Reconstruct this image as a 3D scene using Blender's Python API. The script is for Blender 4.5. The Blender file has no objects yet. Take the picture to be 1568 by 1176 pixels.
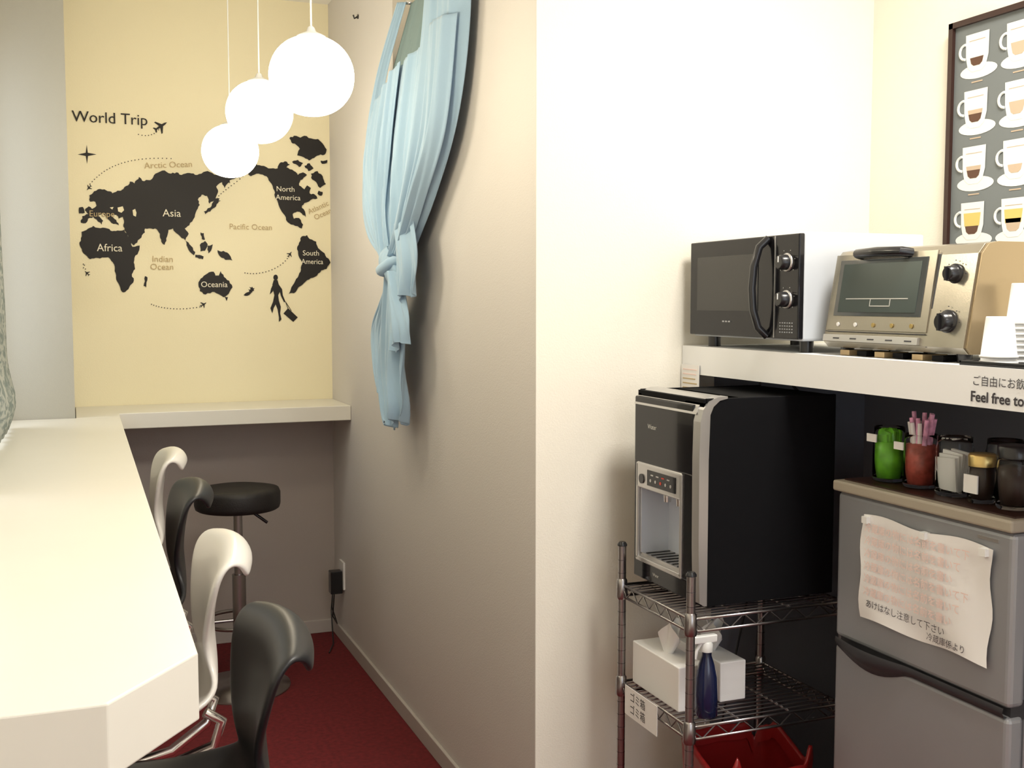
import bpy, bmesh, math, random
from mathutils import Vector, Matrix, noise
random.seed(4)
S = bpy.context.scene
try:
    S.view_settings.view_transform = 'Standard'
    S.view_settings.look = 'None'
except Exception: pass

# ---------------------------------------------------------------- materials
def mat(name, col, rough=.5, metal=0., bump=0., bscale=200., var=0., vscale=5., emit=0., ecol=None, trans=0., coat=0., alpha=1., sheen=0., ior=1.45, spec=.5):
    m = bpy.data.materials.new(name); m.use_nodes = True
    nt = m.node_tree; p = nt.nodes['Principled BSDF']
    c = (col[0], col[1], col[2], 1)
    p.inputs['Base Color'].default_value = c
    p.inputs['Roughness'].default_value = rough
    p.inputs['Metallic'].default_value = metal
    p.inputs['IOR'].default_value = ior
    p.inputs['Specular IOR Level'].default_value = spec
    p.inputs['Transmission Weight'].default_value = trans
    p.inputs['Coat Weight'].default_value = coat
    p.inputs['Sheen Weight'].default_value = sheen
    p.inputs['Alpha'].default_value = alpha
    if emit:
        e = ecol or col
        p.inputs['Emission Color'].default_value = (e[0], e[1], e[2], 1)
        p.inputs['Emission Strength'].default_value = emit
    tc = nt.nodes.new('ShaderNodeTexCoord')
    if var:
        n = nt.nodes.new('ShaderNodeTexNoise'); n.inputs['Scale'].default_value = vscale; n.inputs['Detail'].default_value = 4
        r = nt.nodes.new('ShaderNodeValToRGB')
        r.color_ramp.elements[0].position = .3; r.color_ramp.elements[1].position = .7
        r.color_ramp.elements[0].color = tuple(max(0, x*(1-var)) for x in col)+(1,)
        r.color_ramp.elements[1].color = tuple(min(1, x*(1+var)) for x in col)+(1,)
        nt.links.new(tc.outputs['Object'], n.inputs['Vector']); nt.links.new(n.outputs['Fac'], r.inputs['Fac'])
        nt.links.new(r.outputs['Color'], p.inputs['Base Color'])
    if bump:
        n = nt.nodes.new('ShaderNodeTexNoise'); n.inputs['Scale'].default_value = bscale; n.inputs['Detail'].default_value = 3
        b = nt.nodes.new('ShaderNodeBump'); b.inputs['Strength'].default_value = bump; b.inputs['Distance'].default_value = .002
        nt.links.new(tc.outputs['Object'], n.inputs['Vector']); nt.links.new(n.outputs['Fac'], b.inputs['Height'])
        nt.links.new(b.outputs['Normal'], p.inputs['Normal'])
    return m

M = {}
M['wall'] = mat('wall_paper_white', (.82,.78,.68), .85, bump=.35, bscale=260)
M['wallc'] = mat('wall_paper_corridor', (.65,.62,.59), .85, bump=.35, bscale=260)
M['niche_shade'] = mat('wall_paper_niche_shaded', (.46,.41,.375), .85, bump=.35, bscale=260)  # wall below the ledge, its shade darkened into the colour
M['shelf_shade'] = mat('shelf_shade_grey_blue', (.18,.19,.225), .7, bump=.2, bscale=200)  # shadow below the wall shelf, painted as a dark grey-blue
M['yellow'] = mat('wall_paper_yellow', (.87,.80,.57), .85, bump=.3, bscale=240)
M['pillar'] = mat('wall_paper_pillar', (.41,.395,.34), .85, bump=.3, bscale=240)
M['ceil'] = mat('ceiling_paint', (.85,.83,.78), .9)
M['carpet'] = mat('carpet_red', (.140,.010,.013), .95, bump=.8, bscale=500, var=.25, vscale=60)
M['trim'] = mat('trim_offwhite', (.50,.46,.43), .5)
M['laminate'] = mat('laminate_white', (.76,.74,.67), .38, var=.01)
M['shelfw'] = mat('shelf_white', (.84,.85,.86), .45)
M['whitep'] = mat('plastic_white', (.84,.84,.82), .25, coat=.3)
M['mwside'] = mat('microwave_white', (.50,.53,.57), .35, coat=.1)
M['blackp'] = mat('plastic_black', (.012,.012,.014), .28, coat=.2)
M['chairb'] = mat('chair_black', (.010,.010,.012), .42)
M['chairw'] = mat('chair_white', (.72,.70,.66), .3, coat=.2)
M['blackm'] = mat('black_matte', (.004,.004,.005), .75, spec=.15)
M['blackg'] = mat('black_gloss', (.008,.008,.010), .12, coat=.2, spec=.3)
M['leather'] = mat('leather_black', (.012,.010,.010), .55, bump=.3, bscale=150)
M['chrome'] = mat('chrome', (.75,.74,.74), .15, 1.)
M['darkchrome'] = mat('rack_steel', (.36,.34,.34), .28, 1.)
M['silver'] = mat('silver_paint', (.55,.54,.53), .28, .8)
M['mirror'] = mat('alcove_steel', (.62,.66,.74), .35, .35)
M['decal'] = mat('decal_black', (.010,.008,.008), .6)
M['decalw'] = mat('decal_white', (.85,.8,.65), .6)
M['decalg'] = mat('decal_gold', (.50,.38,.20), .6)
M['globe'] = mat('globe_glass_lit', (1,.95,.85), .3, emit=25, ecol=(1,.88,.67))
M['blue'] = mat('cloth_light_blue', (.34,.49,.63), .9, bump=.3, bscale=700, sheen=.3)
M['blue_shaded'] = mat('cloth_blue_back_shaded', (.19,.26,.26), .9, bump=.3, bscale=700)  # same blue cloth, darkened for the shade inside the drape
M['glassdark'] = mat('glass_dark', (.05,.055,.055), .08, coat=.5)
M['mwwin'] = mat('microwave_window', (.035,.034,.033), .3, bump=.2, bscale=900)
M['toast'] = mat('toaster_champagne', (.38,.35,.29), .26, .85, bump=.05, bscale=400)
M['toastside'] = mat('toaster_side', (.31,.24,.145), .30, .65)
M['heat'] = mat('toaster_inside', (.045,.062,.058), .25, .3)
M['wood'] = mat('frame_brown', (.035,.014,.010), .4)
M['poster'] = mat('poster_grey', (.155,.170,.170), .6)
M['cupw'] = mat('print_white', (.75,.75,.71), .6)
M['cof'] = mat('print_coffee', (.10,.045,.025), .6)
M['cofm'] = mat('print_milk', (.50,.38,.27), .6)
M['cofy'] = mat('print_yellow', (.62,.48,.14), .6)
M['fridge'] = mat('fridge_silver', (.36,.37,.39), .35, .4, var=.03)
M['fridged'] = mat('fridge_grey_dark', (.04,.04,.045), .4)
M['beige'] = mat('fridge_board_beige', (.38,.34,.27), .45)
M['paper'] = mat('paper_white', (.84,.83,.82), .8)
M['cup'] = mat('paper_cup_white', (.66,.66,.65), .6)
M['pink'] = mat('ink_pink', (.85,.66,.61), .8)
M['ink'] = mat('ink_black', (.05,.045,.05), .8)
M['green'] = mat('packet_green', (.16,.50,.03), .35, var=.3, vscale=40)
M['redpk'] = mat('packet_red', (.38,.07,.05), .35, var=.4, vscale=60)
M['pinkpk'] = mat('packet_pink', (.75,.36,.55), .35, var=.3, vscale=80)
M['gold'] = mat('lid_gold', (.60,.45,.18), .3, .8)
M['coffee'] = mat('coffee_dark', (.03,.015,.01), .5)
M['glass'] = mat('glass_clear', (.95,.97,.97), .03, trans=1., ior=1.2)
M['navy'] = mat('spray_bottle_navy', (.008,.012,.045), .2, coat=.4)
M['redbag'] = mat('bag_red', (.28,.012,.012), .35, coat=.2, bump=.5, bscale=25)
M['tan'] = mat('tan_metal', (.45,.33,.18), .4, .3)
M['red_led'] = mat('led_red', (.6,.05,.03), .4)
M['winframe'] = mat('window_frame', (.7,.7,.7), .4, .3)
mm = mat('curtain_pattern', (.30,.34,.31), .9); M['pattern'] = mm
nt = mm.node_tree; v = nt.nodes.new('ShaderNodeTexNoise'); v.inputs['Scale'].default_value = 22; v.inputs['Detail'].default_value = 2; v.inputs['Distortion'].default_value = 2
r = nt.nodes.new('ShaderNodeValToRGB'); r.color_ramp.elements[0].color=(.20,.24,.23,1); r.color_ramp.elements[1].color=(.42,.44,.41,1); r.color_ramp.elements[0].position=.43; r.color_ramp.elements[1].position=.57
t = nt.nodes.new('ShaderNodeTexCoord'); nt.links.new(t.outputs['Object'], v.inputs['Vector']); nt.links.new(v.outputs['Fac'], r.inputs['Fac']); nt.links.new(r.outputs['Color'], nt.nodes['Principled BSDF'].inputs['Base Color'])

# ---------------------------------------------------------------- mesh builder
class B:
    def __init__(s, name): s.name=name; s.v=[]; s.f=[]; s.fm=[]; s.fs=[]; s.mats=[]
    def add(s, vs, fs, m, smooth=False):
        if m not in s.mats: s.mats.append(m)
        k=len(s.v); mi=s.mats.index(m)
        s.v += [tuple(x) for x in vs]
        for f in fs: s.f.append([k+i for i in f]); s.fm.append(mi); s.fs.append(smooth)
    def box(s, x0,x1,y0,y1,z0,z1,m, rot=None, ctr=None, bev=0):
        bm = bmesh.new(); bmesh.ops.create_cube(bm, size=1)
        for q in bm.verts: q.co = Vector((x0+(q.co.x+.5)*(x1-x0), y0+(q.co.y+.5)*(y1-y0), z0+(q.co.z+.5)*(z1-z0)))
        if bev: bmesh.ops.bevel(bm, geom=bm.edges[:], offset=bev, segments=3, affect='EDGES', profile=.5)
        bm.verts.index_update()
        vs=[q.co.copy() for q in bm.verts]; fs=[[q.index for q in f.verts] for f in bm.faces]; bm.free()
        if rot:
            c = Vector(ctr) if ctr else Vector(((x0+x1)/2,(y0+y1)/2,(z0+z1)/2))
            R = Matrix.Rotation(rot[1],3,rot[0]); vs=[c+R@(q-c) for q in vs]
        s.add(vs,fs,m,False)
    def cyl(s,p0,p1,r0,m,r1=None,n=24,smooth=True):
        r1 = r0 if r1 is None else r1
        s.tube([p0,p1],[r0,r1],m,n)
    def tube(s,pts,r,m,n=8,closed=False):
        pts=[Vector(p) for p in pts]; N=len(pts)
        rs = r if isinstance(r,(list,tuple)) else [r]*N
        vs=[]; up=None
        for i,p in enumerate(pts):
            if closed: t=(pts[(i+1)%N]-pts[i-1])
            else: t=pts[min(i+1,N-1)]-pts[max(i-1,0)]
            t.normalize()
            if up is None:
                up = Vector((0,0,1)) if abs(t.z)<.9 else Vector((1,0,0))
            a = (up - t*up.dot(t))
            if a.length<1e-5: a=t.orthogonal()
            a.normalize(); up=a; b=t.cross(a)
            for k in range(n):
                th=2*math.pi*k/n; vs.append(p+(a*math.cos(th)+b*math.sin(th))*rs[i])
        fs=[]
        for i in range(N if closed else N-1):
            j=(i+1)%N
            for k in range(n):
                l=(k+1)%n; fs.append([i*n+k,i*n+l,j*n+l,j*n+k])
        s.add(vs,fs,m,True)
        if not closed:
            s.add(vs[:n],[list(range(n))[::-1]],m); s.add(vs[-n:],[list(range(n))],m)
    def lathe(s,prof,c,m,n=32,axis='Z',cap=True):
        vs=[];c=Vector(c)
        for r,h in prof:
            for k in range(n):
                th=2*math.pi*k/n
                if axis=='Z': d=Vector((r*math.cos(th),r*math.sin(th),h))
                elif axis=='X': d=Vector((h,r*math.cos(th),r*math.sin(th)))
                else: d=Vector((r*math.cos(th),h,r*math.sin(th)))
                vs.append(c+d)
        fs=[]
        for i in range(len(prof)-1):
            for k in range(n):
                l=(k+1)%n; fs.append([i*n+k,i*n+l,(i+1)*n+l,(i+1)*n+k])
        s.add(vs,fs,m,True)
        if cap:
            s.add(vs[:n],[list(range(n))],m); s.add(vs[-n:],[list(range(n))],m)
    def poly(s,pts,m): s.add(pts,[list(range(len(pts)))],m)
    def prism(s,pts,d,m):
        n=len(pts); d=Vector(d); a=[Vector(p) for p in pts]; b=[p+d for p in a]
        s.add(a+b,[list(range(n)),list(range(n,2*n))[::-1]]+[[i,(i+1)%n,n+(i+1)%n,n+i] for i in range(n)],m)
    def grid(s,rows,m,smooth=True,closed=False):
        n=len(rows[0]); vs=[p for r in rows for p in r]; fs=[]
        for i in range(len(rows)-1):
            for k in range(n if closed else n-1):
                l=(k+1)%n; fs.append([i*n+k,i*n+l,(i+1)*n+l,(i+1)*n+k])
        s.add(vs,fs,m,smooth)
    def text(s,body,size,fn,m,align='CENTER',bold=0):
        cu=bpy.data.curves.new('t','FONT'); cu.body=body; cu.size=size; cu.align_x=align; cu.align_y='CENTER'; cu.offset=bold; cu.resolution_u=3
        o=bpy.data.objects.new('t',cu); S.collection.objects.link(o)
        bpy.context.view_layer.update()
        dg=bpy.context.evaluated_depsgraph_get(); me=o.evaluated_get(dg).to_mesh()
        vs=[fn(q.co.x,q.co.y) for q in me.vertices]; fs=[list(p.vertices) for p in me.polygons]
        if vs: s.add(vs,fs,m)
        o.evaluated_get(dg).to_mesh_clear(); bpy.data.objects.remove(o); bpy.data.curves.remove(cu)
    def done(s,bevel=0,solid=0,sub=0,recalc=True,weld=False):
        me=bpy.data.meshes.new(s.name)
        if not s.v: return
        xs=[q[0] for q in s.v]; ys=[q[1] for q in s.v]; zs=[q[2] for q in s.v]
        c=Vector(((min(xs)+max(xs))/2,(min(ys)+max(ys))/2,min(zs)))
        me.from_pydata([tuple(Vector(q)-c) for q in s.v],[],s.f)
        for m_ in s.mats: me.materials.append(M[m_])
        for i,p in enumerate(me.polygons): p.material_index=s.fm[i]; p.use_smooth=s.fs[i]
        me.update()
        if recalc:
            bm=bmesh.new(); bm.from_mesh(me)
            if weld: bmesh.ops.remove_doubles(bm,verts=bm.verts[:],dist=1e-5)
            bmesh.ops.recalc_face_normals(bm,faces=bm.faces[:]); bm.to_mesh(me); bm.free()
        o=bpy.data.objects.new(s.name,me); o.location=c; S.collection.objects.link(o)
        if solid: md=o.modifiers.new('solid','SOLIDIFY'); md.thickness=solid; md.offset=0
        if sub: md=o.modifiers.new('sub','SUBSURF'); md.levels=sub; md.render_levels=sub
        if bevel: md=o.modifiers.new('bev','BEVEL'); md.width=bevel; md.segments=3; md.limit_method='ANGLE'; md.angle_limit=math.radians(50)
        return o

def room(name,x0,x1,y0,y1,z0,z1,m):
    b=B(name); b.box(x0,x1,y0,y1,z0,z1,m); return b.done()

# ---------------------------------------------------------------- room shell
XL,XC,XR=-.28,1.08,2.10
YF,YE,YB=2.57,4.93,-2.2
ZC=2.80
room('floor',XL-.15,XR+.15,YB-.15,YE+.15,-.1,0,'carpet')
room('ceiling',XL-.15,XR+.15,YB-.15,YE+.15,ZC,ZC+.1,'ceil')
b=B('wall_end'); b.box(XL-.15,XC+.12,YE,YE+.12,1.03,ZC,'yellow'); b.box(XL-.15,XC+.12,YE,YE+.12,0,1.03,'niche_shade'); b.done()
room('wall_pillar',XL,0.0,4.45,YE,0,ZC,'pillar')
b=B('wall_recess'); b.box(XC+.0005,XR,YF-.001,YF+.12,0,ZC,'wall'); b.box(1.60,XR,YF-.002,YF-.001,.06,1.311,'shelf_shade'); b.done()  # thin dark sheet on the wall paints the shelf's shadow
b=B('wall_right'); b.box(XR,XR+.12,YB,YF+.12,0,ZC,'wall'); b.box(XR-.001,XR,.9,YF,.0,1.311,'shelf_shade'); b.done()  # thin dark sheet continues the painted shelf shadow
b=B('wall_corridor')   # with high opening
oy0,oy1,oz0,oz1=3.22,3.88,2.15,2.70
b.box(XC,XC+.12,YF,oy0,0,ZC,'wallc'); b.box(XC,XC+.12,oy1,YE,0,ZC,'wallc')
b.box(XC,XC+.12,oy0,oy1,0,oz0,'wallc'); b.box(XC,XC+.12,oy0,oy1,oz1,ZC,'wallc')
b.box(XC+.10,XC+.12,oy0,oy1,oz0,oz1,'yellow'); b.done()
b=B('wall_left'); wy0,wy1,wz0,wz1=2.7,4.38,1.15,2.35
b.box(XL-.12,XL,YB,wy0,0,ZC,'wall'); b.box(XL-.12,XL,wy1,YE,0,ZC,'wall'); b.box(XL-.12,XL,wy0,wy1,0,wz0,'wall'); b.box(XL-.12,XL,wy0,wy1,wz1,ZC,'wall'); b.done()
b=B('window_1')
for z in (wz0,wz1-.04): b.box(XL-.10,XL-.06,wy0,wy1,z,z+.04,'winframe')
for y in (wy0,(wy0+wy1)/2-.02,wy1-.04): b.box(XL-.10,XL-.06,y,y+.04,wz0,wz1,'winframe')
b.done()
b=B('wall_back'); b.box(XL-.12,.1,YB-.12,YB,0,ZC,'wall'); b.box(2.0,XR+.12,YB-.12,YB,0,ZC,'wall'); b.box(.1,2.0,YB-.12,YB,0,.8,'wall'); b.box(.1,2.0,YB-.12,YB,2.55,ZC,'wall'); b.done()
b=B('fill_window')  # unseen window, added behind the camera to let in soft fill light
for z in (.8,2.51): b.box(.1,2.0,YB-.1,YB-.06,z,z+.04,'winframe')
for x in (.1,1.03,1.96): b.box(x,x+.04,YB-.1,YB-.06,.8,2.55,'winframe')
b.done()
b=B('baseboard_corridor'); b.box(XC-.012,XC,YF-.012,YE,0,.06,'trim'); b.done(.003)
b=B('baseboard_recess'); b.box(XC,XR,YF-.012,YF,0,.06,'trim'); b.done(.003)
b=B('baseboard_end'); b.box(0,XC-.012,YE-.012,YE,0,.06,'trim'); b.done(.003)
b=B('wall_hook'); b.lathe([(.009,0),(.009,-.004)],(XC,4.38,2.62),'blackp',12,'X'); b.tube([(XC-.003,4.38,2.62),(XC-.016,4.38,2.612),(XC-.020,4.38,2.625)],.0035,'blackp',8); b.done()

# ---------------------------------------------------------------- counter and ledge
b=B('bar_counter'); xl=XL+.003
pl=[(xl,1.256),(.024,1.256),(.134,1.403),(.158,4.447),(xl,4.447)]
b.prism([(x,y,.978) for x,y in pl],(0,0,.087),'laminate')
for y in (1.9,3.1,4.2): b.prism([(xl,y,.978),(xl+.25,y,.978),(xl,y,.70)],(0,.03,0),'laminate')
b.done(.003)
b=B('window_ledge'); b.prism([(x,y,1.003) for x,y in [(.002,4.448),(.158,4.448),(.160,4.57),(XC-.001,4.57),(XC-.001,YE-.001),(.002,YE-.001)]],(0,0,.062),'laminate'); b.done(.003)

# ---------------------------------------------------------------- wall map decal (outlines rectified to wall metres)
def art(u,v,off=0.):
    a=(u-784)/1700; q=(588-v)/1700; den=.9973+.0739*q; a/=den
    W=YE-.001; D=W/(.930-.3676*a)
    return Vector((D*(.3676+.930*a), W-.0015-off, 1.5+D*(.9973*q-.0739)/den))
b=B('world_map_wall_decal')
lands=[
 [(125,355),(135,350),(143,346),(150,349),(165,350),(172,354),(180,353),(190,352),(196,362),(203,378),(214,376),(212,386),(206,395),(205,402),(207,412),(202,420),(205,430),(198,440),(192,447),(187,447),(183,437),(178,428),(176,412),(173,402),(166,394),(150,395),(138,397),(128,388),(122,375),(124,365)],
 [(222,423),(226,425),(224,440),(220,438)],
 [(135,335),(131,342),(124,341),(126,331),(136,328),(130,322),(136,316),(141,320),(148,315),(146,309),(138,309),(137,299),(144,293),(150,290),(160,290),(168,293),(172,296),(180,292),(190,290),(204,284),(212,330),(206,338),(196,333),(190,330),(182,335),(178,329),(171,330),(178,337),(182,345),(174,343),(166,336),(158,326),(150,330),(158,338),(156,344),(148,336),(143,332)],
 [(121,318),(127,317),(130,326),(121,327)],
 [(186,291),(196,284),(199,278),(206,281),(213,271),(218,277),(230,276),(238,266),(252,261),(262,266),(270,264),(278,268),(290,265),(302,268),(318,262),(332,268),(348,265),(362,262),(374,264),(366,272),(352,276),(344,288),(340,279),(331,286),(334,294),(330,304),(321,312),(317,300),(309,298),(303,306),(306,314),(300,325),(296,336),(290,345),(283,350),(289,358),(284,368),(276,362),(270,357),(265,350),(258,352),(256,362),(252,375),(247,370),(245,358),(240,351),(232,350),(222,350),(222,356),(214,366),(205,376),(200,371),(194,358),(189,347),(190,338),(186,330)],
 [(284,368),(290,374),(299,386),(297,391),(289,383)],[(306,375),(314,369),(318,374),(314,384),(307,385)],
 [(299,390),(312,393),(311,397),(299,394)],[(318,376),(326,374),(323,384),(319,388)],
 [(333,383),(345,386),(352,391),(356,399),(345,398),(335,390)],[(307,356),(312,357),(314,367),(309,366)],
 [(330,304),(336,304),(331,316),(322,324),(314,328),(312,324),(322,318)],
 [(304,432),(310,425),(320,417),(327,416),(330,422),(335,422),(338,415),(343,424),(351,430),(356,440),(350,450),(342,455),(334,450),(325,447),(315,451),(306,446)],
 [(344,454),(349,455),(347,461)],[(386,439),(389,445),(378,453),(373,452),(381,447)],
 [(376,262),(380,254),(388,251),(400,254),(415,258),(425,258),(428,250),(438,256),(450,262),(456,268),(464,264),(470,268),(460,276),(458,284),(466,290),(470,284),(476,288),(474,296),(482,298),(486,304),(476,306),(466,311),(462,318),(467,324),(468,333),(462,327),(455,324),(448,328),(450,335),(458,334),(464,344),(462,350),(452,346),(440,340),(436,330),(428,318),(422,304),(420,292),(416,282),(408,270),(396,266),(384,270)],
 [(428,250),(436,247),(444,252),(438,257)],[(447,248),(456,245),(464,250),(458,256)],[(466,254),(474,250),(480,258),(472,262)],[(476,266),(486,262),(494,270),(499,282),(490,288),(484,279),(478,275)],[(488,292),(494,294),(492,300),(486,297)],
 [(443,212),(450,208),(460,211),(466,208),(476,212),(487,213),(494,220),(500,229),(497,237),(488,238),(481,242),(473,246),(465,241),(455,238),(459,228),(451,220),(446,218)],
 [(491,246),(501,245),(500,250),(493,251)],
 [(462,362),(470,360),(474,366),(484,370),(487,380),(497,388),(506,402),(500,412),(492,414),(482,424),(470,429),(460,438),(450,449),(442,450),(446,440),(452,430),(460,416),(463,404),(457,392),(455,378)],
]
def rough_outline(P):
    out=[]
    for i,p in enumerate(P):
        q=P[(i+1)%len(P)]; out.append(p); d=math.hypot(q[0]-p[0],q[1]-p[1])
        k=int(d//4)
        for j in range(1,k+1):
            t=j/(k+1); nx,ny=(q[1]-p[1])/d,-(q[0]-p[0])/d; w=random.uniform(-1.1,1.1)
            out.append((p[0]+(q[0]-p[0])*t+nx*w,p[1]+(q[1]-p[1])*t+ny*w))
    return out
for i,P in enumerate(lands): b.poly([art(x,y,.00005*i) for x,y in rough_outline(P)],'decal')
def blob(cx,cy,rx,ry,m='decal',off=.0003,n=12): b.poly([art(cx+rx*math.cos(2*math.pi*k/n),cy+ry*math.sin(2*math.pi*k/n),off) for k in range(n)],m)
for P in ([(180,318),(188,316),(190,322),(186,326),(181,324)],[(203,322),(207,320),(209,326),(208,332),(204,330)],[(168,318),(174,317),(172,321)]): b.poly([art(x,y,.0025) for x,y in P],'yellow')
# plane icons
pshape=[(0,-10),(1.5,-6),(1.8,-2),(10,4),(10,6),(1.8,3),(1.2,8),(4,10.5),(4,12),(0,10.8),(-4,12),(-4,10.5),(-1.2,8),(-1.8,3),(-10,6),(-10,4),(-1.8,-2),(-1.5,-6)]
def plane(cx,cy,sc,ang):
    c,s_=math.cos(ang),math.sin(ang)
    b.poly([art(cx+sc*(x*c-y*s_),cy+sc*(x*s_+y*c),.0004) for x,y in pshape],'decal')
plane(247,193,1.05,1.0); plane(136,288,.45,-2.4); plane(133,418,.45,-.8); plane(312,466,.5,1.0); plane(350,276,.45,.7); plane(333,308,.4,3.5); plane(444,389,.45,.6); plane(386,443,.45,1.2)
def dots(P,n):
    for i in range(n):
        t=i/(n-1); x=(1-t)**3*P[0][0]+3*t*(1-t)**2*P[1][0]+3*t*t*(1-t)*P[2][0]+t**3*P[3][0]; y=(1-t)**3*P[0][1]+3*t*(1-t)**2*P[1][1]+3*t*t*(1-t)*P[2][1]+t**3*P[3][1]
        blob(x,y,.9,.9,'decal',.0004,6)
dots([(138,282),(165,250),(205,240),(262,243)],26); dots([(212,206),(225,210),(236,207),(243,199)],8)
dots([(232,466),(250,474),(280,475),(306,470)],17); dots([(375,418),(395,422),(425,415),(440,396)],16); dots([(335,300),(345,290),(358,283),(372,270)],10)
dots([(128,410),(126,400),(130,405),(131,412)],4)
# compass
b.poly([art(x,y) for x,y in [(133,222),(134.5,234),(148,236.5),(134.8,239),(133.5,251),(131.5,239),(119,236.5),(131.5,234)]],'decal')
# walking woman with suitcase
blob(422,425,3.6,4.5); b.poly([art(x,y) for x,y in [(419,429),(425,429),(427,436),(429,446),(426,452),(427,460),(430,470),(429,480),(431,489),(427,493),(427,486),(425,474),(422,466),(419,472),(417,480),(414,472),(418,462),(420,452),(418,444),(417,436)]],'decal')
b.poly([art(x,y,.0002) for x,y in [(425,433),(432,443),(433,452),(437,462),(435,463),(430,453),(428,445)]],'decal')
b.poly([art(x,y,.0002) for x,y in [(419,433),(415,442),(413,451),(418,446)]],'decal')
b.poly([art(x,y,.0002) for x,y in [(441,472),(456,486),(449,493),(434,480)]],'decal')
b.tube([art(441,473,.002),art(437,462,.002),art(446,476,.002)],.0015,'decal',5)
def maptext(body,u,v,h,m,rot=0,sx=1.):
    p=art(u,v); sz=h*4.75/1700/.70; c,s_=math.cos(rot),math.sin(rot)
    b.text(body,sz,lambda x,y:(p.x+(x*sx*c-y*s_),YE-.0055,p.z+(x*sx*s_+y*c)),m)
maptext('World Trip',169,182,16,'decal',0,.98)
maptext('Asia',263,327,11,'decalw'); maptext('Africa',168,380,11,'decalw',0,.95); maptext('Europe',156,328,9,'decalg',0,.95)
maptext('North',437,290,8,'decalw'); maptext('America',441,303,8,'decalw'); maptext('South',476,388,8,'decalw'); maptext('America',478,401,8,'decalw',0,.9); maptext('Oceania',328,436,8.5,'decalw')
maptext('Arctic Ocean',258,253,9,'decalg',.08); maptext('Pacific Ocean',384,348,8.5,'decalg'); maptext('Indian',249,397,9,'decalg'); maptext('Ocean',248,409,9,'decalg')
maptext('Atlantic',487,318,8,'decalg',.45); maptext('Ocean',494,328,8,'decalg',.45)
b.done(recalc=False)

# ---------------------------------------------------------------- pendants
def pendant(y,z):
    b=B('pendant_lamp'); x=.54; R=.0995
    prof=[]
    for i in range(25):
        t=math.pi*(.0+i/24*.90); rr=R*math.sin(t)**.92 if t>0 else 0; h=-R*.93*math.cos(t)
        prof.append((max(rr,.001),h))
    b.lathe(prof,(x,y,z),'globe',40)
    zt=z+prof[-1][1]
    b.lathe([(prof[-1][0]+.002,-.003),(prof[-1][0]+.001,.003),(.026,.008),(.012,.014),(.008,.024),(.003,.028)],(x,y,zt),'whitep',32)
    b.cyl((x,y,zt+.024),(x,y,ZC-.02),.0022,'whitep',n=8)
    b.lathe([(.045,-.025),(.05,0)],(x,y,ZC),'whitep',24)
    return b.done()
for y,z in ((2.65,2.030),(3.43,2.068),(4.10,2.035)): pendant(y,z)

# ---------------------------------------------------------------- blue drape
def cat(P,t):
    n=len(P)-1; x=t*n; i=min(int(x),n-1); f=x-i
    g=lambda k:P[max(0,min(n,k))]
    p0,p1,p2,p3=g(i-1),g(i),g(i+1),g(i+2)
    return tuple(.5*((2*p1[j])+(-p0[j]+p2[j])*f+(2*p0[j]-5*p1[j]+4*p2[j]-p3[j])*f*f+(-p0[j]+3*p1[j]-3*p2[j]+p3[j])*f**3) for j in range(len(p1)))
b=B('draped_curtain')
def sheet(L,R,x,amp,folds,m,ns=90,nt_=50,ph=0,bel=0.03,sc=0.):
    rows=[]
    for i in range(nt_+1):
        t=i/nt_; l=cat(L,t); r=cat(R,t); row=[]
        for k in range(ns+1):
            s=k/ns; y=l[0]+(r[0]-l[0])*s; z=l[1]+(r[1]-l[1])*s
            z+=sc*t**8*math.sin(s*folds*6+ph)
            a=amp*(.35+.65*t)
            u=s+.04*math.sin(3*t+ph)
            w1=math.sin(u*folds*2*math.pi+ph); w1=w1*(1.3-.3*abs(w1))
            dx=a*w1+a*.4*math.sin(u*folds*5.1*math.pi+2+t*3)+a*.25*math.sin(u*folds*9*math.pi-t*5)
            dx+=bel*math.sin(math.pi*s)
            row.append((min(x-dx,XC-.004),y,z))
        rows.append(row)
    b.grid(rows,m)
# back layer with shade in its cloth colour, pinned at two points
sheet([(3.58,2.47),(3.80,2.30),(3.98,2.15),(4.05,1.95)],[(3.14,2.50),(3.20,2.36),(3.30,2.2),(3.32,2.0)],1.06,.007,4,'blue_shaded',ph=1,bel=.01)
# front left swag
sheet([(3.60,2.47),(3.90,2.28),(4.06,2.08),(4.12,1.88),(4.02,1.73),(3.74,1.63)],[(3.55,2.47),(3.80,2.28),(3.90,2.10),(3.86,1.9),(3.75,1.76),(3.64,1.63)],1.035,.010,2,'blue',bel=.02)
# front centre pleats
sheet([(3.93,2.17),(4.04,2.0),(3.98,1.82),(3.74,1.64)],[(3.30,2.29),(3.42,2.0),(3.48,1.82),(3.56,1.64)],1.02,.017,5,'blue',ph=.5,bel=.03)
# overlapping narrow strand crossing to the knot
sheet([(3.62,2.22),(3.72,2.02),(3.74,1.82),(3.66,1.64)],[(3.46,2.26),(3.58,2.02),(3.64,1.82),(3.60,1.64)],.992,.012,2,'blue',ph=1.5,bel=.015)
# wide right band sweeping down
sheet([(3.22,2.62),(3.34,2.30),(3.50,2.02),(3.58,1.80),(3.60,1.64)],[(2.95,2.62),(2.965,2.30),(3.06,2.02),(3.27,1.82),(3.50,1.66)],1.045,.014,2.2,'blue',ph=2.2,bel=.06)
sheet([(3.18,2.30),(3.26,2.02),(3.42,1.82),(3.56,1.66)],[(2.985,2.30),(3.08,2.0),(3.30,1.80),(3.50,1.65)],1.02,.016,1.4,'blue',ph=.2,bel=.045)
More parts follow.
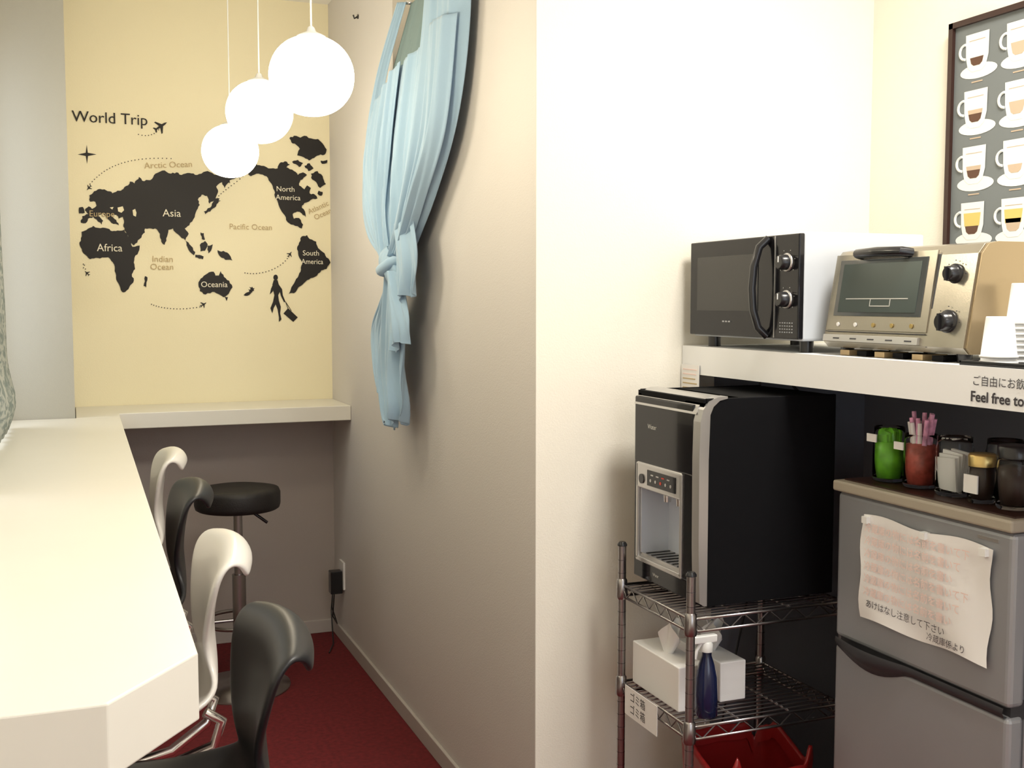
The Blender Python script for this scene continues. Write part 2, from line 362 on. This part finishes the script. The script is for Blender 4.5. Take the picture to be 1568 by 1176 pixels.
# tie knot
rows=[]
for i in range(17):
    t=i/16; r=.040*math.sin(math.pi*(.12+.76*t))+.014
    rows.append([(1.0-(r*.8)*math.cos(a), 3.59+r*1.5*math.sin(a)+.02*math.sin(6*t), 1.675-.115*t+.010*math.sin(5*a)) for a in [2*math.pi*k/32 for k in range(32)]])
rows=[[(x-.004*math.sin(8*math.atan2(y-3.59,1.0-x)),y,z) for x,y,z in r_] for r_ in rows]
b.grid(rows,'blue',closed=True)
b.tube([(1.04,3.66,1.615),(.985,3.64,1.598),(.955,3.585,1.603),(.97,3.53,1.628),(1.04,3.51,1.65)],[.010,.017,.02,.017,.010],'blue',12)
# tails
sheet([(3.66,1.60),(3.80,1.50),(3.92,1.40),(3.86,1.28),(3.78,1.19)],[(3.53,1.59),(3.56,1.48),(3.60,1.38),(3.62,1.28),(3.62,1.17)],1.02,.02,2.5,'blue',ph=.3,bel=.03,sc=.012)
sheet([(3.64,1.59),(3.74,1.42),(3.76,1.25),(3.70,1.12),(3.64,1.075)],[(3.52,1.59),(3.46,1.42),(3.47,1.28),(3.47,1.18),(3.50,1.11)],1.005,.02,3,'blue',ph=.9,bel=.03,sc=.015)
sheet([(3.60,1.62),(3.58,1.56),(3.50,1.47)],[(3.42,1.84),(3.33,1.66),(3.38,1.53)],1.0,.014,2,'blue',bel=.02,sc=.01)
sheet([(3.58,1.60),(3.54,1.42),(3.52,1.33)],[(3.50,1.60),(3.40,1.45),(3.40,1.37)],.985,.014,1.5,'blue',ph=1,bel=.025,sc=.01)
b.tube([(XC,3.575,2.475),(XC-.04,3.575,2.475)],.006,'chrome',8)
o=b.done(recalc=False,solid=.002)

# patterned curtain at the left window
b=B('window_curtain'); rows=[]
for i in range(41):
    z=1.085+i/40*1.5; q=(z-1.17)/.09; bel=.032*math.exp(-q*q)+.008*math.exp(-((z-1.42)/.22)**2)
    rows.append([(-.225+.005*math.sin(k*1.1)+ (bel if k>40 else bel*.4)*(1-.2*math.cos(k*.9)) ,2.75+k/70*1.42,z) for k in range(71)])
b.grid(rows,'pattern')
b.tube([(XL+.05,2.6,2.60),(XL+.05,4.38,2.60)],.010,'chrome',10)
for y in (2.65,4.32): b.tube([(XL,y,2.60),(XL+.05,y,2.60)],.006,'chrome',8)
b.done(recalc=False,solid=.003)

# ---------------------------------------------------------------- bar chairs
def chair(m,bx,y,dz=0.,yaw=0.,ws=.8):
    prof=[(-.40,.735,.15),(-.385,.765,.175),(-.33,.782,.195),(-.22,.772,.205),(-.12,.770,.20),(-.05,.785,.18),(-.014,.82,.15),(-.012,.87,.115),(-.018,.92,.115),(-.014,.975,.16),(-.006,1.03,.195),(.006,1.062,.20),(.026,1.078,.19),(.048,1.068,.17),(.058,1.040,.145)]
    rows=[]
    for (x,z,w) in prof:
        row=[]; back=max(0,min(1,(z-.79)/.1)); w=w*(1+(ws-1)*back)
        for k in range(13):
            s=-1+k/6
            row.append((bx+x-back*.022*s*s, y+s*w, z+dz+(1-back)*.03*s*s - back*.018*s*s))
        rows.append(row)
    sh=B('seat_shell'); sh.grid(rows,m); so=sh.done(recalc=False,solid=.014,sub=2)
    bs=B('swivel_base'); cx=bx-.19
    bs.lathe([(.19,0),(.19,.008),(.17,.016),(.06,.03),(.035,.05),(.03,.06)],(cx,y,0),'chrome',40)
    bs.cyl((cx,y,.05),(cx,y,.50+dz),.028,'chrome'); bs.cyl((cx,y,.50+dz),(cx,y,.745+dz),.018,'chrome')
    bs.lathe([(.03,-.03),(.10,-.012),(.10,0)],(cx,y,.762+dz),'blackp',24)
    bs.tube([(cx+.12*math.cos(t)+.09,y+.15*math.sin(t),.30) for t in [2*math.pi*k/28 for k in range(28)]],.009,'chrome',8,closed=True)
    bs.tube([(cx,y,.30),(cx+.2,y,.30)],.009,'chrome',8)
    # bracket tubes curving from the post up behind the shell
    for sy in (-.06,.06): bs.tube([(cx+.01,y,.66+dz),(cx+.10,y+sy*.5,.665+dz),(cx+.17,y+sy,.70+dz),(cx+.185,y+sy,.745+dz),(cx+.155,y+sy,.765+dz)],.010,'chrome',8)
    bo=bs.done()
    e=bpy.data.objects.new('bar_chair',None); e.location=(cx,y,0); S.collection.objects.link(e)
    bpy.context.view_layer.update()
    for c in (so,bo): c.parent=e; c.matrix_parent_inverse=e.matrix_world.inverted()
    e.rotation_euler=(0,0,yaw)
chair('chairb',.262,1.66,-.052,.02,.85); chair('chairw',.242,2.12,-.018,0,.85); chair('chairb',.240,2.70,0,.02,.75); chair('chairw',.238,3.32,0,0,.7)

# round stool
b=B('round_bar_stool'); x,y=.572,4.32
b.lathe([(.15,.705),(.158,.71),(.162,.725),(.162,.768),(.156,.783),(.12,.790),(.002,.793)],(x,y,0),'leather',48)
b.cyl((x,y,.03),(x,y,.45),.026,'darkchrome'); b.cyl((x,y,.45),(x,y,.71),.017,'darkchrome')
b.lathe([(.19,0),(.19,.01),(.06,.028),(.03,.05)],(x,y,0),'darkchrome',40)
b.tube([(x+.14*math.cos(t),y+.14*math.sin(t),.27) for t in [2*math.pi*k/28 for k in range(28)]],.008,'darkchrome',8,closed=True)
b.tube([(x-.14,y,.27),(x+.14,y,.27)],.007,'darkchrome',8)
b.tube([(x,y,.695),(x+.06,y-.01,.685),(x+.11,y-.01,.645)],.006,'blackp',8)
b.done()

# outlet with adapter
b=B('power_adapter')
b.box(XC-.008,XC,4.72,4.80,.24,.36,'whitep'); b.box(XC-.06,XC-.008,4.735,4.785,.22,.32,'blackp',bev=.004)
b.tube([(XC-.04,4.76,.22),(XC-.05,4.75,.12),(XC-.02,4.80,.07),(XC-.03,4.86,.13),(XC-.03,4.84,.20),(XC-.05,4.78,.14),(XC-.06,4.70,.012),(XC-.1,4.6,.006)],.003,'blackp',6)
b.done()

# ---------------------------------------------------------------- shelf on the right wall
SX=1.50; SZ=1.385
b=B('wall_shelf'); b.box(SX,XR-.0015,.9,YF-.0025,SZ-.073,SZ,'shelfw')
def onX(X,y0,z0): return lambda x,y:(X,y0-x,z0+y)
b.text('Feel free to drink!',.026,onX(SX-.0015,1.548,1.330),'ink','LEFT',.0006)
b.text('ご自由にお飲み下さい',.020,onX(SX-.0015,1.545,1.358),'ink','LEFT')
b.done()

# paper card
b=B('notice_card'); b.box(SX-.004,SX-.003,2.475,2.565,1.245,1.336,'paper')
for k in range(6): b.box(SX-.005,SX-.004,2.485+.004*(k%3),2.555,1.322-.012*k,1.325-.012*k,'pink' if k<2 else 'decalg')
b.done()

# microwave
b=B('microwave_oven'); x0,x1,y0,y1,z0,z1=1.507,1.84,2.056,2.524,1.412,1.655
b.box(x0,x1,y0,y1,z0,z1,'mwside',bev=.006)
b.box(x0-.012,x0+.004,y0+.002,y1-.002,z0+.004,z1-.004,'blackg',bev=.003)
X=x0-.0125
b.box(X-.001,X+.001,2.215,2.485,1.478,1.612,'mwwin')
b.box(X-.0015,X+.001,y0+.090,y0+.0925,z0+.006,z1-.006,'silver')
b.tube([(X,2.175,1.645),(X-.020,2.182,1.625),(X-.030,2.188,1.58),(X-.033,2.190,1.53),(X-.030,2.188,1.48),(X-.020,2.182,1.44),(X,2.175,1.42)],.009,'blackp',12)
for z in (1.588,1.505):
    b.lathe([(.021,0),(.021,-.003),(.018,-.004)],(X,y0+.045,z),'silver',28,'X')
    b.lathe([(.0175,-.003),(.016,-.022),(.013,-.024)],(X,y0+.045,z),'blackp',28,'X')
    b.box(X-.0255,X-.023,y0+.044,y0+.046,z,z+.013,'paper')
for k in range(6):
    a=math.pi*(-.2+1.4*k/5)
    for z in (1.588,1.505): b.box(X-.001,X,y0+.045+.029*math.cos(a)-.001,y0+.045+.029*math.cos(a)+.001,z+.029*math.sin(a)-.001,z+.029*math.sin(a)+.001,'silver')
for r_ in range(4):
    for c in range(6): b.box(X-.001,X,y0+.020+c*.009,y0+.025+c*.009,1.430+r_*.007,1.4325+r_*.007,'fridge')
for k in range(3): b.box(X-.001,X,2.33+.013*k,2.339+.013*k,1.45,1.4535,'fridge')
for yy in (y0+.04,y1-.04):
    for xx in (x0+.04,x1-.04): b.lathe([(.016,0),(.016,z0-SZ+.002)],(xx,yy,SZ),'blackp',16)
b.box(x1-.01,x1+.02,y0+.1,y0+.12,z1-.03,z1-.015,'blackp')
b.done()

# toaster oven
b=B('toaster_oven'); ty0,ty1=1.594,2.015; tz0,tz1=1.402,1.612
xf=lambda z:1.528+(z-tz0)*.16
prof=[(xf(tz0)+.012,tz0),(xf(tz0),tz0+.012),(xf(tz1-.02),tz1-.022),(xf(tz1)+.012,tz1-.004),(xf(tz1)+.035,tz1),(1.80,tz1),(1.822,tz1-.008),(1.83,tz1-.03),(1.83,tz0)]
b.prism([(x,ty0+.006,z) for x,z in prof],(0,ty1-ty0-.012,0),'toast')
pb=[(x+.004 if x<1.6 else x,z) for x,z in prof]
b.prism([(x,ty0,z) for x,z in pb],(0,.007,0),'toastside'); b.prism([(x,ty1-.007,z) for x,z in pb],(0,.007,0),'toastside')
def fq(ya,yb,za,zb,off,m,th=.003):
    pts=[(xf(za)-off,ya,za),(xf(za)-off,yb,za),(xf(zb)-off,yb,zb),(xf(zb)-off,ya,zb)]
    b.prism(pts,(th,0,0),m)
fq(1.700,2.004,1.440,1.600,.004,'toast',.006)      # door frame
fq(1.722,1.985,1.470,1.588,.006,'glassdark')
fq(1.735,1.972,1.478,1.580,.0068,'heat',.001)
fq(1.76,1.95,1.505,1.507,.0075,'silver',.001)
for yy in (1.81,1.87): fq(yy,yy+.002,1.49,1.507,.0075,'silver',.001)
fq(1.81,1.872,1.49,1.492,.0075,'silver',.001)
b.tube([(xf(1.6)-.002,1.775,1.597),(xf(1.6)-.022,1.780,1.600),(xf(1.6)-.026,1.85,1.602),(xf(1.6)-.022,1.915,1.600),(xf(1.6)-.002,1.92,1.597)],.010,'blackp',12)
fq(1.694,1.699,tz0+.01,tz1-.02,.001,'fridged',.002)
fq(1.702,2.004,1.436,1.4375,.006,'fridged',.004)
for k in range(5):
    yy=1.965-.056*k; zc=1.452; b.lathe([(.0045,0),(.0045,-.002)],(xf(zc)-.0045,yy,zc),'gold' if k>1 else 'paper',12,'X')
fq(1.715,2.005,1.416,1.430,.009,'silver',.010)
for k in range(5): fq(1.73+.055*k,1.75+.055*k,1.421,1.424,.0098,'fridged',.001)
for z,rr in ((1.553,.019),(1.462,.023)):
    b.lathe([(rr,0),(rr,-.004),(rr*.8,-.006),(rr*.75,-.02),(rr*.6,-.023)],(xf(z),1.648,z),'blackp',28,'X')
    b.box(xf(z)-.028,xf(z)-.018,1.646,1.650,z-rr*.7,z+rr*.7,'blackp')
    for k in range(7):
        a=math.pi*(-.25+1.5*k/6); b.box(xf(z)-.002,xf(z),1.648+(rr+.006)*math.cos(a)-.001,1.648+(rr+.006)*math.cos(a)+.001,z+(rr+.006)*math.sin(a)-.001,z+(rr+.006)*math.sin(a)+.001,'fridged')
for yy in (ty0+.04,ty1-.04):
    for xx in (1.565,1.79): b.lathe([(.013,0),(.015,tz0-SZ+.002)],(xx,yy,SZ),'blackp',16)
for k in range(6):
    b.box(1.538,1.60,1.66+.055*k,1.69+.055*k,SZ+.001,SZ+.012,'tan' if k%2 else 'blackm')
b.done(.002)

# cups on tray
b=B('serving_tray'); b.box(1.503,1.66,1.30,1.582,SZ,SZ+.004,'blackp'); 
for q in ((1.503,1.509,1.30,1.582),(1.654,1.66,1.30,1.582),(1.503,1.66,1.30,1.306),(1.503,1.66,1.577,1.582)): b.box(*q,SZ+.004,SZ+.009,'blackp')
b.done(.001)
def cups(x,y,n):
    b=B('paper_cup_stack'); z=SZ+.0045
    for k in range(n):
        zz=z+k*.010
        b.lathe([(.031,.0),(.033,.0005),(.033,.004),(.0305,.005),(.0235,.072),(.0225,.074),(.0225,.071),(.002,.071)],(x,y,zz),'cup',32,cap=False)
    b.done(recalc=False)
cups(1.545,1.531,2); cups(1.614,1.542,8); cups(1.60,1.44,6)

# framed coffee poster
b=B('framed_coffee_poster'); py0,py1,pz0,pz1=1.70,2.246,1.59,2.195; X=XR-.022
b.box(X,XR,py0,py1,pz0,pz1,'poster')
f=.014
b.box(X-.010,XR,py1-f,py1,pz0,pz1,'wood'); b.box(X-.010,XR,py0,py0+f,pz0,pz1,'wood')
b.box(X-.010,XR,py0,py1,pz1-f,pz1,'wood'); b.box(X-.010,XR,py0,py1,pz0,pz0+f,'wood')
def cup(cy,cz,i):
    def P(pts,m,off): b.poly([(X-off,cy-x,cz+z) for x,z in pts],m)
    el=lambda cx,cz_,rx,rz,n=24:[(cx+rx*math.cos(2*math.pi*k/n),cz_+rz*math.sin(2*math.pi*k/n)) for k in range(n)]
    P(el(.004,-.036,.060,.018),'cupw',.001)
    P([(-.040,.056),(.036,.056),(.035,.0),(.028,-.024),(.014,-.036),(-.018,-.036),(-.032,-.024),(-.038,.0)],'cupw',.0015)
    cols=['cof','cofm','cofy','cof']
    P([(-.024,-.002),(.020,-.002),(.016,-.016),(.008,-.022),(-.012,-.022),(-.020,-.016)],cols[i%4],.002)
    if i%3: P([(-.026,.008),(.022,.008),(.020,-.002),(-.024,-.002)],'cofm',.002)
    if r_==3: P([(-.030,.030),(.026,.030),(.022,-.002),(-.026,-.002)],'cofy',.002)
    P([(-.028,.040),(.024,.040),(.024,.0385),(-.028,.0385)],'cofm',.002)
    ring=[(-.040+.018*math.cos(t),.016+.018*math.sin(t)) for t in [math.pi*(.5+k/10) for k in range(11)]]
    b.tube([(X-.002,cy-x,cz+z) for x,z in ring],.0035,'cupw',6)
    P([(-.018,-.060),(.018,-.060),(.018,-.063),(-.018,-.063)],'cofm',.001)
i=0
for r_ in range(4):
    for c in range(4):
        cup(2.155-.130*c,2.100-.137*r_,i); i+=1
b.done(recalc=False)

# ---------------------------------------------------------------- wire rack
rx0,rx1,ry0,ry1=1.25,1.66,2.09,2.42
b=B('wire_shelf_rack')
for x in (rx0,rx1):
    for y in (ry0,ry1):
        b.cyl((x,y,.02),(x,y,.90),.0100,'darkchrome',n=16)
        b.lathe([(.0122,0),(.0122,.004),(.008,.010)],(x,y,.898),'blackp',16)
        b.lathe([(.016,0),(.018,.012),(.011,.02)],(x,y,0),'blackp',16)
        for z in (.80,.555,.12):
            b.lathe([(.013,-.035),(.015,-.03),(.0135,.012),(.0105,.016)],(x,y,z),'darkchrome',16)
        for k in range(26): b.lathe([(.0103,0),(.0103,.0012)],(x,y,.05+k*.0325),'fridged',12)
for z in (.80,.555,.12):
    for dz in (0,-.028):
        b.tube([(rx0,ry0,z+dz),(rx1,ry0,z+dz),(rx1,ry1,z+dz),(rx0,ry1,z+dz)],.0035,'darkchrome',8,closed=True)
    for (p,q) in (((rx0,ry0),(rx1,ry0)),((rx0,ry1),(rx1,ry1)),((rx0,ry0),(rx0,ry1)),((rx1,ry0),(rx1,ry1))):
        n=12; b.tube([(p[0]+(q[0]-p[0])*k/n,p[1]+(q[1]-p[1])*k/n,z-(.028 if k%2 else 0)) for k in range(n+1)],.002,'darkchrome',6)
    for k in range(1,16):
        y=ry0+(ry1-ry0)*k/16; b.tube([(rx0,y,z+.001),(rx1,y,z+.001)],.0022,'darkchrome',6)
    for k in (1,2): 
        x=rx0+(rx1-rx0)*k/3; b.tube([(x,ry0,z-.003),(x,ry1,z-.003)],.003,'darkchrome',6)
b.done()

# ---------------------------------------------------------------- water dispenser
b=B('water_dispenser'); wx0,wx1,wy0_,wy1_,wz0_,wz1_=1.285,1.645,2.112,2.425,.818,1.286
b.box(1.375,wx1,wy0_+.004,wy1_-.004,wz0_,wz1_-.002,'blackm')
b.box(1.298,wx1,wy0_,wy0_+.010,wz0_,wz1_,'blackm',bev=.002)
b.box(1.298,wx1,wy1_-.010,wy1_,wz0_,wz1_,'blackm',bev=.002)
# front blocks round the alcove
b.box(1.292,1.40,wy0_+.004,wy1_-.004,1.105,wz1_-.002,'blackm')
b.box(1.292,1.40,wy0_+.004,wy1_-.004,wz0_+.002,.868,'blackm')
b.box(1.292,1.40,wy0_+.004,2.194,wz0_+.004,wz1_-.01,'blackm')
b.box(1.292,1.40,2.404,wy1_-.004,wz0_+.004,wz1_-.01,'blackm')
b.box(1.366,1.377,2.194,2.404,.868,1.105,'mirror')
# gloss front plates
b.box(1.284,1.296,2.146,2.424,1.108,1.270,'blackg',bev=.004)
b.box(1.284,1.296,2.146,2.424,.822,.868,'blackg',bev=.004)
b.box(1.286,1.296,2.146,2.198,.86,1.115,'blackg'); b.box(1.286,1.296,2.400,2.424,.86,1.115,'blackg')
# silver bezel
for q in ((2.190,2.200),(2.398,2.410)): b.box(1.281,1.37,q[0],q[1],.868,1.108,'silver',bev=.003)
b.box(1.281,1.37,2.190,2.410,1.045,1.110,'silver',bev=.006); b.box(1.281,1.37,2.190,2.410,.864,.876,'silver',bev=.003)
b.box(1.279,1.283,2.215,2.350,1.058,1.096,'blackg',bev=.001)
for k in range(5): b.lathe([(.004,0),(.004,-.001)],(1.279,2.235+.024*k,1.072),'silver' if k!=2 else 'red_led',12,'X')
for k in range(4): b.box(1.278,1.279,2.24+.026*k,2.252+.026*k,1.084,1.087,'red_led' if k==1 else 'silver')
b.lathe([(.012,0),(.012,-.003)],(1.281,2.378,1.07),'blackp',18,'X')
for yy in (2.27,2.33): b.lathe([(.009,-.03),(.011,0)],(1.325,yy,1.048),'chrome',16)
b.box(1.29,1.366,2.200,2.400,.876,.884,'silver'); 
for k in range(7): b.box(1.295,1.36,2.225+.025*k,2.230+.025*k,.884,.886,'blackp')
b.box(1.29,1.366,2.199,2.203,.88,1.05,'mirror'); b.box(1.29,1.366,2.395,2.399,.88,1.05,'mirror')
# silver edge strip on the near front corner, wrapped over the top
pr=[(1.296,wz0_+.002),(1.284,wz0_+.01),(1.280,.95),(1.279,1.15),(1.281,1.235),(1.288,1.262),(1.302,1.280),(1.325,1.289),(1.350,1.290),(1.350,1.285),(1.330,1.281),(1.314,1.268),(1.306,1.25),(1.303,1.15),(1.303,wz0_+.002)]
b.prism([(x,wy0_-.002,z) for x,z in pr],(0,.030,0),'silver')
b.prism([(1.282,wy0_+.02,1.250),(1.289,wy0_+.02,1.268),(1.303,wy0_+.02,1.283),(1.325,wy0_+.02,1.290),(1.345,wy0_+.02,1.290),(1.345,wy0_+.02,1.284),(1.31,wy0_+.02,1.278),(1.292,wy0_+.02,1.262)],(0,wy1_-wy0_-.022,0),'silver')
b.text('Water',.016,onX(1.2835,2.335,1.20),'cupw'); b.text('Water',.011,onX(1.2835,2.31,.845),'cupw')
for yy in (wy0_+.05,wy1_-.05):
    for xx in (1.34,1.60): b.lathe([(.016,0),(.016,.016)],(xx,yy,.8035),'blackp',16)
b.done(.002)
b=B('power_cord')
b.tube([(1.66,2.40,1.30),(1.70,2.36,1.29),(1.735,2.30,1.22),(1.75,2.28,1.15),(1.76,2.27,1.10),(1.735,2.30,1.05),(1.69,2.34,1.02),(1.68,2.44,.9),(1.70,2.50,.5),(1.72,2.52,.008)],.004,'blackp',8)
b.tube([(1.70,2.50,1.31),(1.69,2.5,1.1),(1.70,2.51,.8),(1.60,2.50,.4),(1.55,2.5,.008)],.003,'blackp',8); b.done()
b=B('power_cord')
b.tube([(1.52,2.46,.80),(1.50,2.46,.72),(1.53,2.47,.66),(1.56,2.46,.62),(1.52,2.47,.50),(1.54,2.48,.25),(1.50,2.50,.008)],.003,'whitep',8); b.done()

# ---------------------------------------------------------------- things on the rack
def tissue_box(x0,x1,y0,y1,z,h=.085,t=True):
    b=B('tissue_box'); b.box(x0,x1,y0,y1,z,z+h,'paper',bev=.003)
    cx,cy=(x0+x1)/2,(y0+y1)/2
    rows=[]
    for i in range(9):
        t_=i/8; row=[]
        for k in range(25):
            a=2*math.pi*k/24; w=.014+.026*t_*(.6+.5*math.sin(3*a+1)+.25*math.sin(5*a))
            row.append((cx+w*math.cos(a)*.7,cy+w*math.sin(a)*1.2-.015*t_,z+h+.075*t_*(.75+.3*math.sin(2*a+.7))))
        rows.append(row)
    b.grid(rows,'paper'); b.done()
tissue_box(1.268,1.342,2.17,2.395,.5595,.105)
tissue_box(1.392,1.462,2.19,2.395,.5595,.095)
b=B('spray_bottle'); x,y,z=1.318,2.132,.5595
b.lathe([(.023,0),(.026,.004),(.026,.05),(.024,.09),(.018,.12),(.011,.14),(.011,.155)],(x,y,z),'navy',28)
b.lathe([(.014,.15),(.014,.168),(.010,.172)],(x,y,z),'whitep',20)
b.box(x-.036,x+.024,y-.008,y+.008,z+.17,z+.188,'whitep',bev=.003); b.box(x-.043,x-.034,y-.006,y+.006,z+.173,z+.185,'whitep')
b.tube([(x-.015,y,z+.17),(x-.026,y,z+.155),(x-.030,y,z+.135)],.004,'whitep',8)
b.done()
b=B('label_card'); b.box(rx0-.018,rx0-.0165,2.205,2.365,.495,.567,'paper')
for k in range(2): b.text('ゴミ箱',.026,onX(rx0-.0185,2.30,.545-.03*k),'ink')
b.done()
# waste bin with red bag
b=B('waste_bin'); rows=[]
bx_,by_=1.51,2.255
for i in range(15):
    t=i/14; z=.126+.285*t; row=[]
    sc=.85+.15*t
    for k in range(64):
        a=2*math.pi*k/64; cx,cy=math.cos(a),math.sin(a); e=.35
        X=bx_+(abs(cx)**e)*(1 if cx>0 else -1)*.130*sc; Y=by_+(abs(cy)**e)*(1 if cy>0 else -1)*.125*sc
        nz=noise.noise(Vector((X*14,Y*14,z*9)))*.014
        row.append((X+nz,Y+nz,z+(.016*math.sin(5*a)+.010*math.sin(11*a)+.005*math.sin(17*a))*t**5))
    rows.append(row)
for j in range(5):
    t=j/4; rows.append([(bx_+(p[0]-bx_)*(1-.05-.03*t),by_+(p[1]-by_)*(1-.05-.03*t),p[2]-.04*t) for p in rows[14]])
b.grid(rows,'redbag',closed=True); b.poly([rows[0][k] for k in range(64)],'redbag'); b.done(recalc=False)

# ---------------------------------------------------------------- fridge
b=B('refrigerator'); fx,fy0,fy1=1.55,1.487,1.978
b.box(fx+.045,XR-.03,fy0+.004,fy1-.004,.03,1.088,'fridge',bev=.006)
b.box(fx,fx+.040,fy0,fy1,.765,1.086,'fridge',bev=.010); b.box(fx,fx+.040,fy0,fy1,.06,.748,'fridge',bev=.010)
b.box(fx+.012,fx+.05,fy0+.006,fy1-.006,.74,.775,'fridged')
# curved grip
rows=[]
for i in range(25):
    t=i/24; yy=fy1-.008-t*(fy1-fy0-.016); h=.010+.030*(math.sin(math.pi*min(1,t*2.1)) if t*2.1<1 else 0)
    rows.append([(fx-.004-.016*(h-.01)/.03,yy,.766),(fx-.006-.018*(h-.01)/.03,yy,.760-h*.25),(fx-.002,yy,.757-h),(fx+.006,yy,.757-h*.9)])
b.grid(rows,'fridged')
b.box(fx-.002,fx,1.52,1.57,1.064,1.070,'silver')
for yy in (fy0+.05,fy1-.05):
    for xx in (fx+.08,XR-.08): b.lathe([(.02,0),(.02,.035)],(xx,yy,0),'blackp',16)
b.done()
b=B('fridge_top_board'); b.box(fx-.012,XR-.03,fy0-.005,fy1+.004,1.0885,1.112,'beige',bev=.005); b.box(fx+.01,XR-.04,fy0+.01,fy1-.01,1.112,1.115,'wood'); b.done()
b=B('paper_notice'); rows=[]
for i in range(13):
    z=.832+.221*i/12
    rows.append([(fx-.004-.006*math.sin(k*.45+.3*i)*(.3+.7*(1-i/12))-.004,1.885-.355*k/20+.004*math.sin(i*.9),z+.004*math.sin(k*.5)) for k in range(21)])
b.grid(rows,'paper')
for j in range(6): b.text('冷蔵庫の物には名前を書いて下さい'[:14-j%3],.021,onX(fx-.0158,1.868,1.028-.027*j),'pink','LEFT',.0002)
b.text('あけはなし注意して下さい',.019,onX(fx-.0158,1.86,.868),'ink','LEFT'); b.text('冷蔵庫係より',.017,onX(fx-.0158,1.68,.848),'ink','LEFT')
for yy in (1.87,1.70,1.545): b.box(fx-.0165,fx-.002,yy-.008,yy+.008,1.036,1.050,'whitep')
b.done(recalc=False)

# items on fridge
zt=1.115
def jar(name,x,y,r,h,fill,fh,lid=None):
    b=B(name)
    b.lathe([(.002,.001),(r*.9,.001),(r,.006),(r,h*.8),(r*.93,h*.9),(r*.93,h),(r*.90,h),(r*.90,h*.9),(r*.94,h*.8),(r*.94,.01),(.002,.006)],(x,y,zt),'glass',28,cap=False)
    if fill: b.lathe([(.002,.009),(r*.88,.009),(r*.9,fh*.5),(r*.86,fh),(.002,fh*1.04)],(x,y,zt),fill,20,cap=False)
    if lid: b.lathe([(r*.98,h-.004),(r*1.0,h+.016),(r*.9,h+.02),(.002,h+.02)],(x,y,zt),lid,28,cap=True)
    return b
b=jar('green_tea_jar',1.625,1.905,.034,.118,'green',.085)
for k in range(6): b.box(1.605+.006*k,1.610+.006*k,1.887,1.925,zt+.03,zt+.10+.006*(k%3),'green',rot=('X',.12*(k%3-1)))
b.box(1.589,1.592,1.905,1.935,zt+.085,zt+.102,'paper'); b.done(recalc=False)
b=jar('tea_stick_jar',1.63,1.815,.035,.112,'redpk',.09)
for k in range(14):
    a=k*2.4; rr=.010+.018*(k%4)/3; b.tube([(1.63+.6*rr*math.cos(a),1.815+.6*rr*math.sin(a),zt+.06),(1.63+rr*1.2*math.cos(a),1.815+rr*1.3*math.sin(a),zt+.135+.010*(k%3))],[.007,.006],'pinkpk' if k%3 else 'paper',4)
b.box(1.591,1.594,1.825,1.852,zt+.078,zt+.094,'paper'); b.done(recalc=False)
b=jar('sugar_jar',1.625,1.715,.036,.118,None,0)
for k in range(7): b.box(1.603+.007*k,1.609+.007*k,1.688,1.742,zt+.01,zt+.076+.006*(k%3),'paper',rot=('X',.08*(k%3-1)))
b.done(recalc=False)
b=jar('instant_coffee_jar',1.615,1.632,.026,.075,'coffee',.068,'gold'); b.box(1.587,1.590,1.615,1.650,zt+.02,zt+.055,'paper'); b.done(recalc=False)
b=jar('glass_canister',1.70,1.66,.036,.115,'cofm',.04); b.done(recalc=False)
b=jar('coffee_canister',1.62,1.56,.030,.10,'coffee',.08,'blackp'); b.done(recalc=False)

# ---------------------------------------------------------------- lights
def area(name,loc,size,energy,col,rot=(0,0,0),sy=None):
    l=bpy.data.lights.new(name,'AREA'); l.energy=energy; l.color=col; l.size=size
    if sy: l.shape='RECTANGLE'; l.size_y=sy
    o=bpy.data.objects.new(name,l); o.location=loc; o.rotation_euler=rot; S.collection.objects.link(o); return o
area('ceiling_light',(1.45,1.25,ZC-.03),.5,50,(1,.955,.87),sy=.5)
area('ceiling_light.001',(1.0,-.6,ZC-.03),.9,18,(1,.97,.92),sy=.9)
w=bpy.data.worlds.new('World'); S.world=w; w.use_nodes=True
w.node_tree.nodes['Background'].inputs[0].default_value=(.86,.92,1,1); w.node_tree.nodes['Background'].inputs[1].default_value=2.8

# ---------------------------------------------------------------- camera
c=bpy.data.cameras.new('Camera'); c.sensor_width=36; c.lens=39.03; c.clip_start=.02
o=bpy.data.objects.new('Camera',c); o.location=(0,0,1.5); o.rotation_euler=(math.radians(90-4.24),0,math.radians(-21.57)); S.collection.objects.link(o); S.camera=o
